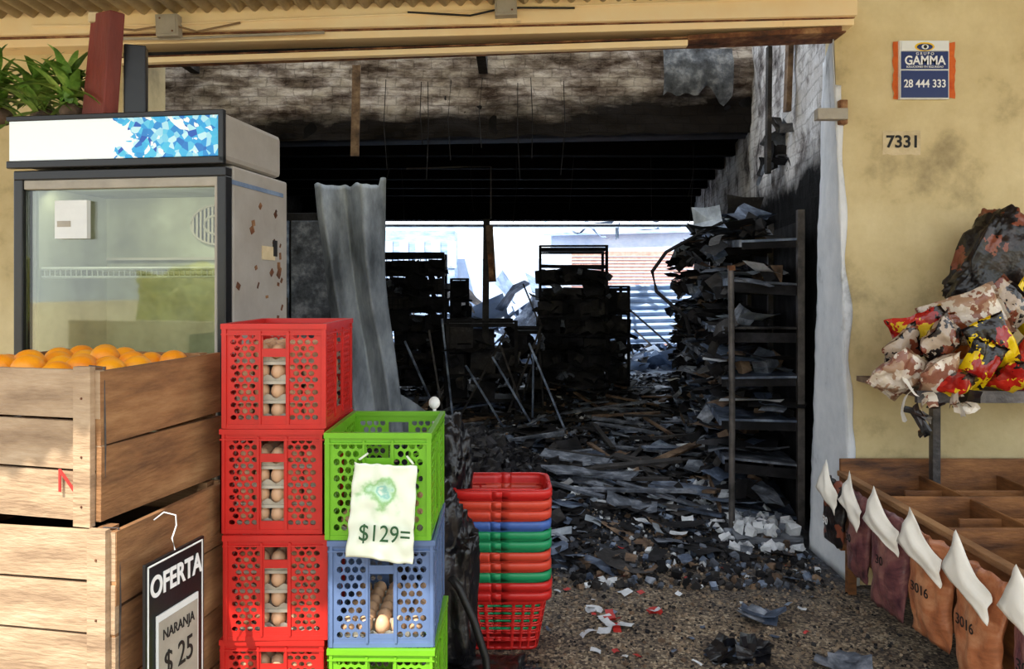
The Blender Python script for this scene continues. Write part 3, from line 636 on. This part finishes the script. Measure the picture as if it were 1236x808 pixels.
# ---------------------------------------------------------------- shopping baskets
def basket_mesh(k):
    m=MB(); n=120
    def rr(t,hw,hd):
        a=2*math.pi*t; ca,sa=math.cos(a),math.sin(a); e=.28
        return (math.copysign(abs(ca)**e,ca)*hw,math.copysign(abs(sa)**e,sa)*hd)
    dense=[rr(i/2000,1,.72) for i in range(2001)]; acc=[0]
    for i in range(2000): acc.append(acc[-1]+math.dist(dense[i],dense[i+1]))
    pts=[]; j=0
    for i in range(n):
        tg=acc[-1]*i/n
        while acc[j+1]<tg: j+=1
        pts.append(dense[j])
    zs=[0,.012,.036,.044,.068,.076,.10,.108,.132,.140,.164,.172,.196,.204,.225,.245]
    vs=[]
    for z in zs:
        s_=.150+.045*(z/.245)
        for (x,y) in pts: vs.append((x*s_,y*s_,z))
    fs=[]
    for l in range(len(zs)-1):
        hole=(l%2==1 and l<13)
        for i in range(n):
            if hole and i%4 in(0,1,2): continue
            fs.append((l*n+i,l*n+(i+1)%n,(l+1)*n+(i+1)%n,(l+1)*n+i))
    m.add(vs,fs,k); m.add([(x*.15,y*.15,.002) for x,y in pts],[tuple(range(n))],k)
    vs=[]
    prof=[(.190,.245),(.206,.247),(.208,.236),(.2075,.216)]
    for s_,z in prof:
        for x,y in pts: vs.append((x*s_,y*s_,z))
    m.add(vs,[(l*n+i,l*n+(i+1)%n,(l+1)*n+(i+1)%n,(l+1)*n+i) for l in range(3) for i in range(n)],k)
    return m.mesh('basket_'+k,smooth=True)
bk={k:basket_mesh(k) for k in('bkred','bkgreen','bkblue','bkorange')}
seq=['bkred','bkred','bkgreen','bkorange','bkorange','bkgreen','bkgreen','bkblue','bkorange','bkorange','bkred']
for i,k in enumerate(seq):
    link('shopping_basket',bk[k],(-.045+R(-.004,.004),3.10+R(-.004,.004),.004+i*.0415),(0,0,R(-.02,.02)),solid=.003)
b=MB()
b.tube([(-.045-.185,3.0,.655),(-.045-.12,2.985,.663),(-.045+.12,2.985,.663),(-.045+.185,3.0,.655)],.006,'bkred'); b.obj('basket_handle',smooth=True)
crumple('refuse_bag',(-.30,2.75,.36),(.30,.40,.74),(0,0,.3),'blackbag',seed=3,amp=.2)
crumple('refuse_bag',(-.28,3.15,.45),(.22,.34,.92),(0,0,.1),'blackbag',seed=5,amp=.2)
crumple('refuse_bag',(-.08,2.55,.07),(.36,.34,.16),(0,0,.1),'blackbag',seed=9,amp=.25)
h=MB(); h.tube([(-.21,2.5,.50),(-.18,2.5,.46),(-.13,2.48,.36),(-.09,2.47,.24),(-.07,2.45,.10),(-.06,2.4,.015)],.014,'hose',10); h.obj('rubber_hose',smooth=True)
g=MB()
def gs(u,v):
    xl=-1.24-.26*v; xr=-.83-.16*v+.03*math.sin(v*7)
    x=xl+(xr-xl)*u; y=5.5+.12*abs(((u*1.7+.35*v)%1)-.5)*2+.04*noise.noise(Vector((u*2,v*5,0)))
    z=2.27*v+ (.03*noise.noise(Vector((u*9,0,3))) if v>.95 else 0)+.06*(u>.9)*(v>.97)
    return (x,y,z)
g.grid(gs,40,60,'galv'); g.obj('galvanised_sheet_panel',solid=.003,smooth=True)
g=MB(); g.grid(lambda u,v:(-.96+.35*u,5.9+.1*math.sin(u*3),.15+.5*v-.25*u),10,10,'galv'); g.obj('fallen_sheet_panel',solid=.003)
b=MB(); b.b2((-2.25,6.2,0.1),(-1.50,6.8,2.12),'char'); b.b2((-2.22,6.17,.2),(-1.89,6.2,2.05),'bluegrey') ; b.b2((-1.87,6.17,.2),(-1.53,6.2,2.05),'ash'); b.tube([(-1.90,6.15,1.0),(-1.90,6.15,1.4)],.012,'steel'); b.obj('burnt_cabinet',bevel=.01)
b=MB(); b.b2((-1.48,6.5,0.1),(-1.2,6.9,2.2),'char'); b.b2((-1.46,6.48,.2),(-1.22,6.5,1.1),'charwood'); b.b2((-1.46,6.48,1.15),(-1.22,6.5,2.15),'charwood'); b.obj('burnt_locker',bevel=.008)

# ---------------------------------------------------------------- burnt racks
def rack(name,x0,x1,y0,y1,z0,zt,levels,mesh=False,load=14,rot=0,fill=.8,topempty=False):
    m=MB(); cx,cy=(x0+x1)/2,(y0+y1)/2; a,b=(x1-x0)/2,(y1-y0)/2
    for sx_ in(-1,1):
        for sy in(-1,1): m.box((sx_*a,sy*b,(z0+zt)/2),(.035,.035,zt-z0),'char')
    st=(zt-z0-.2)/(levels-1)
    for i in range(levels):
        z=z0+.15+st*i
        m.box((0,0,z),(2*a,2*b,.02),'char',(R(-.03,.03),R(-.03,.03),0))
        m.box((0,-b,z),(2*a,.02,.04),'char')
        if i<levels-1 and not (topempty and i==levels-2):
            n=max(2,int(2*a/.22))
            for q_ in range(n):
                if R(0,1)<fill:
                    ww=2*a/n; hh=st*R(.7,1.0); m.box((-a+ww*(q_+.5)+R(-.03,.03),R(-.06,.06),z+hh/2),(ww*R(.9,1.15),2*b*.9,hh),random.choice(['char','char','charwood']),(R(-.06,.06),R(-.12,.12),R(-.2,.2)))
            for _ in range(load): m.lump((R(-a-.03,a+.03),R(-b-.05,b),z+R(.02,st*.8)),R(.03,.075),random.choice(['char','char','charwood','ash']),sq=(1,1,R(.4,.9)))
            for _ in range(load//2): m.shard((R(-a,a),-b-R(0,.06),z+R(-.02,.1)),R(.08,.16),R(.14,.3),random.choice(['char','charwood']),.35,.4)
    m.box((0,-b,zt-.01),(2*a,.025,.025),'char'); m.box((0,b,zt-.01),(2*a,.025,.025),'char')
    if topempty: m.box((0,-b,zt-.10),(2*a,.02,.02),'char'); 
    if mesh:
        for i in range(14): m.box((-a+2*a*i/13,-b-.01,zt-.4),(.01,.01,.75),'char')
        for i in range(9): m.box((0,-b-.01,zt-.75+.09*i),(2*a,.01,.01),'char')
    m.obj(name,(cx,cy,0),(0,0,rot))
rack('burnt_storage_rack',-1.80,-.88,9.2,9.8,.1,1.92,8,True,22,.03,1.0)
rack('burnt_storage_rack',.36,1.18,9.0,9.6,.1,2.0,9,False,22,-.04,1.0,True)
rack('burnt_storage_rack',1.20,1.46,9.2,9.7,.1,1.5,5,False,10,.05,1.0)
rack('burnt_low_rack',-.72,.02,7.9,8.4,.1,1.12,4,False,10,.1,.5)
rack('burnt_low_rack',-.84,-.62,9.9,10.3,.1,1.6,6,False,9,.1,.8)
rack('burnt_low_rack',.0,.34,8.6,9.0,.1,1.0,4,False,8,-.1,.5)
b=MB(); b.box((-.29,8.0,1.13),(.07,.05,2.2),'charwood',(0,.01,0)); b.box((-.23,7.96,1.85),(.08,.02,.62),'brown',(0,-.06,0)); b.box((-.23,7.945,1.7),(.05,.01,.3),'rust',(0,-.06,0)); b.obj('charred_post')
b=MB()
for i in range(22):
    x=R(-1.0,.35); y=R(7.2,9.0); L_=R(.5,1.1); an=R(-.6,.6)
    b.box((x,y,H(x,y)+L_/2*math.cos(an)),(.02,.02,L_),random.choice(['steel','charwood','bluegrey']),(R(-.2,.2),an,0))
b.obj('twisted_rods')

# ---------------------------------------------------------------- right-hand shelving against the wall
G0=(1.78,4.42,0); GR=(0,0,-math.atan(.155))
levels=[.13,.40,.68,.95,1.22,1.52,1.80]
m=MB()
for un in range(5):
    y0=.0+un*.92; y1=y0+.9
    m.box((-.03,y0,.98),(.04,.05,1.96),'steel')
    for li,z in enumerate(levels):
        if (un,li) in ((3,6),(4,5),(4,6)): continue
        dep=(.46,.44,.46,.46,.44,.42,.34)[li]; tx=R(-.09,.09); ty=R(-.06,.15)
        km=random.choice(['bluegrey','charwood','ash','charwood','bluegrey'])
        m.box((-dep/2-.04,(y0+y1)/2,z),(dep,y1-y0,.014),km,(tx*.6,ty,0))
        m.box((-dep-.04,(y0+y1)/2,z-.012-math.sin(-ty)*dep/2),(.012,y1-y0,.045),random.choice(['bluegrey','charwood','ash','brown']),(tx*.6,0,0))
        for yy in(y0+.03,y1-.03): m.box((-dep/2-.03,yy,z-.04),(dep,.008,.06),'char',(0,ty,0))
m.box((-.03,4.62,.98),(.04,.05,1.96),'steel')
m.box((-.01,2.3,.95),(.01,4.6,1.9),'char')
sh=m.obj('burnt_wall_shelving',G0,GR)
m=MB()
for un in range(5):
    for li,z in enumerate(levels):
        for _ in range(8):
            y=R(.05,.85)+un*.92; x=R(-.40,-.08)
            m.lump((x,y,z+R(.02,.09)),R(.03,.08),random.choice(['char','char','charwood','ash','brown']),sq=(1,1,R(.4,.9)))
        for _ in range(15):
            y=R(.0,.9)+un*.92; x=R(-.46,-.14)
            m.shard((x,y,z+R(.015,.11)),R(.10,.22),R(.16,.4),random.choice(['char','bluegrey','charwood','charwood','ash','char','brown','char','char','bluegrey','char'] if R(0,1)<.92 else ['paper','ash','galv']),.16,.25)
        for _ in range(6):
            y=R(.0,.9)+un*.92; m.shard((-.49+R(-.03,.03),y,z-R(-.02,.10)),R(.05,.12),R(.08,.22),random.choice(['char','bluegrey','charwood','char','ash']),1.0,.5)
m.obj('burnt_shelf_goods',G0,GR)
m=MB()
for i in range(20):
    y=R(1.0,3.0); x=R(-.46,-.1)
    m.shard((x,y,R(1.86,1.98)+abs(x+.45)*.35),R(.15,.28),R(.25,.5),random.choice(['bluegrey','galv','char','charwood','galv']),.5,.7)
for i in range(8):
    y=R(.3,1.2); m.shard((R(-.4,-.1),y,R(1.83,1.90)),R(.12,.2),R(.2,.35),random.choice(['bluegrey','ash','charwood']),.25,.4)
m.obj('curled_roof_sheets',G0,GR)
m=MB(); m.tube([(1.305,4.33,0),(1.307,4.33,.8),(1.30,4.33,1.60)],.018,'steel',10); m.b2((1.285,4.31,1.59),(1.32,4.35,1.62),'rust'); m.obj('steel_pole',smooth=False)
m=MB(); m.tube([(1.50,5.2,1.95),(1.32,5.2,1.86),(1.10,5.2,1.74),(1.00,5.2,1.60),(1.03,5.2,1.46),(1.14,5.2,1.36),(1.24,5.2,1.28),(1.27,5.2,1.15)],.014,'char',6); m.obj('bent_strap')
m=MB()
m.shard((1.50,4.9,.99),.25,.45,'paper',.15,.2); m.shard((1.60,4.6,.985),.2,.3,'galv',.1,.2)
m.obj('loose_sheet_on_shelf')

# ---------------------------------------------------------------- debris fields
d=MB()
for _ in range(4600):
    y=3.7+R(0,1)**1.3*8.3; x=R(-3.2,wx(y)-.15)
    if y<4.3 and R(0,1)<.7: continue
    if y<4.4 and x<.2 and R(0,1)<.8: continue
    sz=R(.03,.12) if R(0,1)<.72 else R(.12,.34)
    k=random.choices(['char','charwood','ash','bluegrey','brown','paper','redbit'],[34,26,14,16,7,3.6,.5])[0]
    if y>10: k=random.choice(['bluegrey','ash','char','paper','ash'])
    if heap(x,y): k=random.choice(['char','char','blackbag','charwood']); sz=min(sz,.12)
    if k in('paper','redbit'): sz=min(sz,R(.03,.13))
    d.shard((x,y,H(x,y)+R(0,.05)),sz*R(.3,.8),sz,k,.35 if sz<.15 else .22,.3)
d.obj('burnt_debris_sheets')
d=MB()
for _ in range(9000):
    y=3.6+R(0,1)**1.4*8; x=R(-3.2,wx(y)-.15)
    if y<4.2 and x<.3: continue
    k=random.choices(['char','charwood','ash','brown','bluegrey','paper'],[38,24,16,9,9,3])[0]
    if heap(x,y): k=random.choice(['char','char','charwood','ash'])
    d.lump((x,y,H(x,y)+R(0,.02)),R(.006,.026),k)
for _ in range(1300):
    x=random.gauss(-.30,.30); y=random.gauss(5.15,.36); d.lump((x,y,H(x,y)+R(-.02,.05)),R(.015,.055),random.choice(['char','char','char','charwood','blackbag']))
d.obj('burnt_debris_rubble')
d=MB()
for _ in range(130):
    y=R(4.5,9.5); x=R(-1.2,wx(y)-.5); L_=R(.3,.95)
    if heap(x,y): continue
    d.box((x,y,H(x,y)+R(.03,.12)),(L_,R(.03,.09),.018),random.choice(['charwood','char','ash','bluegrey','charwood','brown']),(R(-.15,.15),R(-.22,.22),R(0,3.14)))
for _ in range(12):
    y=R(4.7,5.8); x=R(.4,1.15)
    d.box((x,y,H(x,y)+R(.03,.10)),(R(.4,.7),R(.10,.22),.015),random.choice(['charwood','bluegrey','ash','charwood']),(R(-.1,.1),R(-.15,.15),R(-.6,.6)))
d.obj('charred_planks')
d=MB()
for _ in range(5200):
    x,y=R(-.3,1.66),R(2.3,4.6)
    d.lump((x,y,H(x,y)+.001),R(.002,.007) if R(0,1)<.9 else R(.007,.012),random.choice(['brown','dust','dust','char','charwood','dust']))
d.obj('gravel_chips')
d=MB()
for _ in range(170):
    x,y=R(1.22,1.64),R(4.05,5.1)
    d.lump((x,y,max(H(x,y),.08 if x>1.3 and y>4.15 else 0)+.012),R(.012,.04),random.choice(['paper','ash','white_jamb','paper','white_jamb']))
for _ in range(60):
    x,y=R(.4,1.64),R(3.8,5.2); d.lump((x,y,H(x,y)+.008),R(.006,.018),'paper')
d.obj('fallen_plaster')
d=MB(); d.hexa([(1.28,4.15,-.02),(1.66,4.15,-.02),(1.75,5.1,-.02),(1.38,5.1,-.02),(1.28,4.15,.05),(1.66,4.15,.06),(1.75,5.1,.15),(1.38,5.1,.13)],'slab'); d.obj('concrete_kerb')
d=MB()
for x,y in ((.40,3.25),(.47,3.15),(.36,3.1),(.34,3.35),(.42,3.7),(.5,3.6),(.45,3.2),(.62,3.3)): 
    for _ in range(2): d.shard((x+R(-.05,.05),y+R(-.05,.05),.015),R(.03,.06),R(.04,.09),random.choice(['paper','paper','redbit']),.3,.6)
for _ in range(16): d.shard((.92+R(-.09,.09),2.92+R(-.05,.05),.025),R(.04,.08),R(.06,.13),random.choice(['blackbag','blackbag','bluegrey','blackbag']),.5,.8)
for _ in range(4): d.shard((1.12+R(-.06,.06),3.25+R(-.04,.04),.02),R(.05,.1),R(.1,.2),random.choice(['bluegrey','ash']),.25,.4)
for _ in range(4): d.shard((1.28+R(-.06,.06),2.88+R(-.04,.04),.02),R(.05,.1),R(.1,.2),random.choice(['bluegrey','ash']),.25,.4)
for _ in range(12): d.shard((.20+R(-.14,.14),4.0+R(-.12,.12),.05),R(.08,.14),R(.18,.34),random.choice(['bluegrey','tarp','char','bluegrey']),.3,.4)
for _ in range(60):
    x,y=R(.1,1.5),R(2.7,4.2); d.shard((x,y,H(x,y)+.008),R(.01,.03),R(.02,.05),random.choice(['paper','redbit','paper','bluegrey']),.3,.3)
for _ in range(42):
    x,y=R(.25,1.1),R(4.1,5.3); d.shard((x,y,H(x,y)+.05),R(.03,.08),R(.05,.14),random.choice(['paper','paper','galv','bluegrey']),.35,.4)
d.obj('paper_litter')

# ---------------------------------------------------------------- right display: bins, hanging bags, upper shelf
m=MB(); x0,x1,y0,y1,zt=1.62,2.75,1.55,3.58,.60
m.box((x0,(y0+y1)/2,.40),(.02,y1-y0,.34),'wooddark'); m.box((x1,(y0+y1)/2,.45),(.02,y1-y0,.5),'wooddark')
for y in (y0,y1): m.b2((x0-.01,y-.01,.2),(x1+.01,y+.01,zt+.05),'wooddark')
for y in (1.95,2.36,2.77,3.18): m.b2((x0+.01,y-.008,.24),(x1-.01,y+.008,zt-.02),'wooddark')
for y in (2.15,2.97,3.38): m.b2((x0+.2,y-.006,.24),(x1-.01,y+.006,zt-.05),'wooddark')
for x in (2.0,2.38): m.b2((x-.008,y0+.01,.24),(x+.008,y1-.01,zt-.03),'wooddark')
m.b2((x0+.01,y0+.01,.22),(x1-.01,y1-.01,.24),'wooddark')
m.b2((x0-.02,y0-.01,zt-.035),(x0+.02,y1+.01,zt-.01),'wood')
for x in (x0+.03,x1-.03):
    for y in(y0+.03,y1-.03): m.b2((x-.02,y-.02,0),(x+.02,y+.02,.22),'wooddark')
m.obj('wooden_display_bins',bevel=.003)
def hangbag(y,wd,hg,k,seed):
    m=MB()
    nz=lambda a,b,s_:noise.noise(Vector((a*3+seed,b*3,s_)))
    def side(sg):
        def fn(u,v):
            puff=.035*(max(0,math.sin(math.pi*u))**.6)*(max(0,math.sin(math.pi*v))**.6)
            return (sg*puff+.014*nz(u*2,v*2,1)-.02*v,(u-.5)*wd*(1-.15*(v-.3))+.015*nz(v,0,5),-hg*v+.01*nz(u*2,0,3))
        return fn
    m.grid(side(-1),18,22,k); m.grid(side(1),18,22,k)
    A=Vector((-.02,.40*wd,.085)); B=Vector((-.060,.50*wd,-.055)); C=Vector((-.060,-.50*wd,-.135)); Dp=Vector((-.035,-.40*wd,-.045))
    def fold(u,v):
        p=(A*(1-u)+Dp*u)*(1-v)+(B*(1-u)+C*u)*v
        return p+Vector((-.016*math.sin(math.pi*v)*math.sin(math.pi*u)-.01*nz(u,v,7),0,-.03*math.sin(math.pi*u)*(1-v)+.012*nz(u,v,2)))
    m.grid(fold,10,10,'bagw')
    return m.obj('hanging_snack_bag',(x0-.075,y,.575),(0,R(-.03,.03),R(-.12,.12)),smooth=True,solid=.001)
for y,wd,hg,k in ((3.46,.20,.30,'bagC'),(3.22,.22,.36,'bagD'),(2.96,.24,.40,'bagD'),(2.68,.24,.38,'bagE'),(2.40,.26,.42,'bagE'),(2.10,.26,.42,'bagD')):
    hb=hangbag(y,wd,hg,k,y*7)
    text('label','30' if y>2.8 else '3016',.05,(-.058,0,-.19),(math.pi/2,0,-math.pi/2),'ink' if k!='bagC' else 'txtw',hb,ext=.001)
m=MB(); m.b2((1.70,3.05,1.03),(2.9,3.60,1.055),'brown'); m.b2((1.69,3.04,1.01),(2.9,3.06,1.06),'steel'); 
for x in(2.04,2.85): m.b2((x-.018,3.5,.0),(x+.018,3.536,1.03),'steel')
m.obj('metal_shelf_stand')
for i,(x,y,z,w_,h_,rot,k) in enumerate((
    (1.66,3.12,1.12,.20,.22,(.6,.5,.4),'fw'),(1.72,3.20,1.21,.20,.22,(.5,-.6,.1),'fb'),(1.80,3.08,1.12,.20,.20,(.7,-.5,.1),'fw'),(1.86,3.16,1.25,.22,.26,(.5,-.9,.2),'fb'),
    (1.95,3.06,1.15,.14,.26,(.35,.35,-.1),'fy'),(1.82,3.24,1.29,.20,.24,(.7,1.1,.1),'fr'),(2.00,3.22,1.35,.24,.32,(.4,1.15,-.1),'fw'),
    (2.06,3.12,1.24,.18,.28,(.3,-.5,-.2),'fy'),(2.12,3.05,1.12,.22,.2,(.9,.1,.2),'fr'),(2.14,3.24,1.36,.24,.32,(.3,.7,.1),'fb'),(1.96,3.25,1.27,.24,.26,(.4,-.2,.1),'fo'),
    (2.28,3.12,1.20,.24,.3,(.3,.3,0),'fr'),(2.45,3.2,1.22,.24,.34,(.2,-.3,0),'fo'),(2.6,3.2,1.2,.26,.32,(.2,.2,.1),'fw'),(2.36,3.3,1.40,.26,.32,(.3,-.9,.1),'fy'),(1.86,3.06,1.09,.20,.18,(1.1,.1,.6),'fr'))):
    pillow('snack_bag',(x,y,z),w_,h_,.11,rot,k,i*1.7)
crumple('charcoal_bag',(2.26,3.42,1.60),(.32,.2,.52),(0,.45,0),'bagC',seed=7,amp=.2)
m=MB()
for i in range(12):
    x=1.60+R(0,.3); m.shard((x,3.03+R(-.02,.03),R(.99,1.09)),R(.03,.06),R(.08,.16),random.choice(['fw','bagw','bagC']),1.1,.6)
for i in range(5): m.shard((1.69,3.01,R(.88,1.02)),.03,.12,random.choice(['bagC','fw']),1.4,.6)
m.obj('torn_packaging')

# ---------------------------------------------------------------- yard behind
y=MB(); y.b2((1.4,17.0,0),(5.0,17.2,2.3),'brickr')
for i in range(30):
    y.b2((1.4,16.985,.075*i),(5.0,17.0,.075*i+.012),'palewall')
y.obj('yard_brick_wall')
y=MB(); y.b2((-5,17.6,0),(1.3,17.9,2.15),'palewall'); y.b2((-2.9,16.5,0),(-1.3,17.5,2.75),'paleroof'); 
for i in range(5): y.b2((-2.9+.36*i,16.47,1.9),(-2.7+.36*i,16.5,2.5),'palewall')
y.b2((1.0,18.5,0),(4.6,19,2.9),'palewall'); y.hexa([(.8,18.3,2.75),(4.8,18.3,2.85),(4.8,19.5,3.1),(.8,19.5,3.0),(.8,18.3,2.80),(4.8,18.3,2.9),(4.8,19.5,3.15),(.8,19.5,3.05)],'paleroof')
y.obj('neighbouring_buildings')
y=MB(); y.grid(lambda u,v:(1.7+2.6*u,14.2+.03*math.sin(v*2*math.pi*9),.35+1.15*v+.06*u),4,120,'paleroof'); y.obj('corrugated_fence',solid=.01)
y=MB()
for _ in range(1300):
    yy=R(12.4,16.3); x=R(-3,4.2); sz=R(.08,.5)
    y.shard((x,yy,H(x,yy)+R(0,.25)),sz*.6,sz,random.choice(['paleroof','palewall','paper','bluegrey','tarp','paper','tarp','char']),.7,.4)
for _ in range(26):
    x=R(-3,3.4); yy=R(13,15.5); L_=R(.8,1.9); y.box((x,yy,L_/2*.8),(.03,.03,L_),random.choice(['paleroof','tarp','steel']),(R(-.4,.4),R(-.9,.9),0))
for _ in range(26):
    x=R(-1.2,1.5); yy=R(13,15.5); y.shard((x,yy,R(.5,1.5)),R(.3,.8),R(.5,1.2),random.choice(['tarp','tarp','palewall','bluegrey','charwood']),1.0,.4)
y.obj('yard_rubble')
y=MB()
for _ in range(16): y.shard((R(.5,3),12.4+R(0,1.3),2.52+R(-.1,.25)),R(.05,.15),R(.3,.9),random.choice(['paleroof','bluegrey','palewall']),.4,.5)
y.b2((-2.4,12.6,2.52),(3.2,12.64,2.56),'bluegrey'); y.b2((-2.4,13.8,2.6),(3.2,13.84,2.64),'paleroof')
y.obj('collapsed_roof_sheets')

# street side behind the viewpoint (seen in reflections)
y=MB(); y.b2((-14,-9.3,0),(14,-9,.7),'patch'); y.obj('street_wall')
for i in range(12): crumple('street_hedge',(-14+2.4*i+R(-.6,.6),-12.6,.9),(2.6,2.0,R(1.8,2.6)),(0,0,R(0,3)),'hedge',seed=20+i,amp=.45,fr=3,sub=4)

# ---------------------------------------------------------------- light
wd=D.worlds.new('sky'); scn.world=wd; wd.use_nodes=True; bg=wd.node_tree.nodes['Background']; bg.inputs[0].default_value=(.86,.93,1,1); bg.inputs[1].default_value=2.4
sn=D.lights.new('sun','SUN'); sn.energy=8; sn.angle=.009; sn.color=(1,.95,.86); so=D.objects.new('sun',sn); scn.collection.objects.link(so)
so.rotation_euler=Vector((.22,.5,-.84)).to_track_quat('-Z','Y').to_euler()

cam=D.cameras.new('camera'); co=D.objects.new('camera',cam); scn.collection.objects.link(co)
co.location=(0,0,1.5); co.rotation_euler=(math.pi/2,0,0); cam.sensor_width=36; cam.lens=25.63; cam.shift_y=-59/1236; cam.clip_start=.05; cam.clip_end=300
scn.camera=co
scn.view_settings.view_transform='Standard'; scn.view_settings.look='None'; scn.view_settings.exposure=0
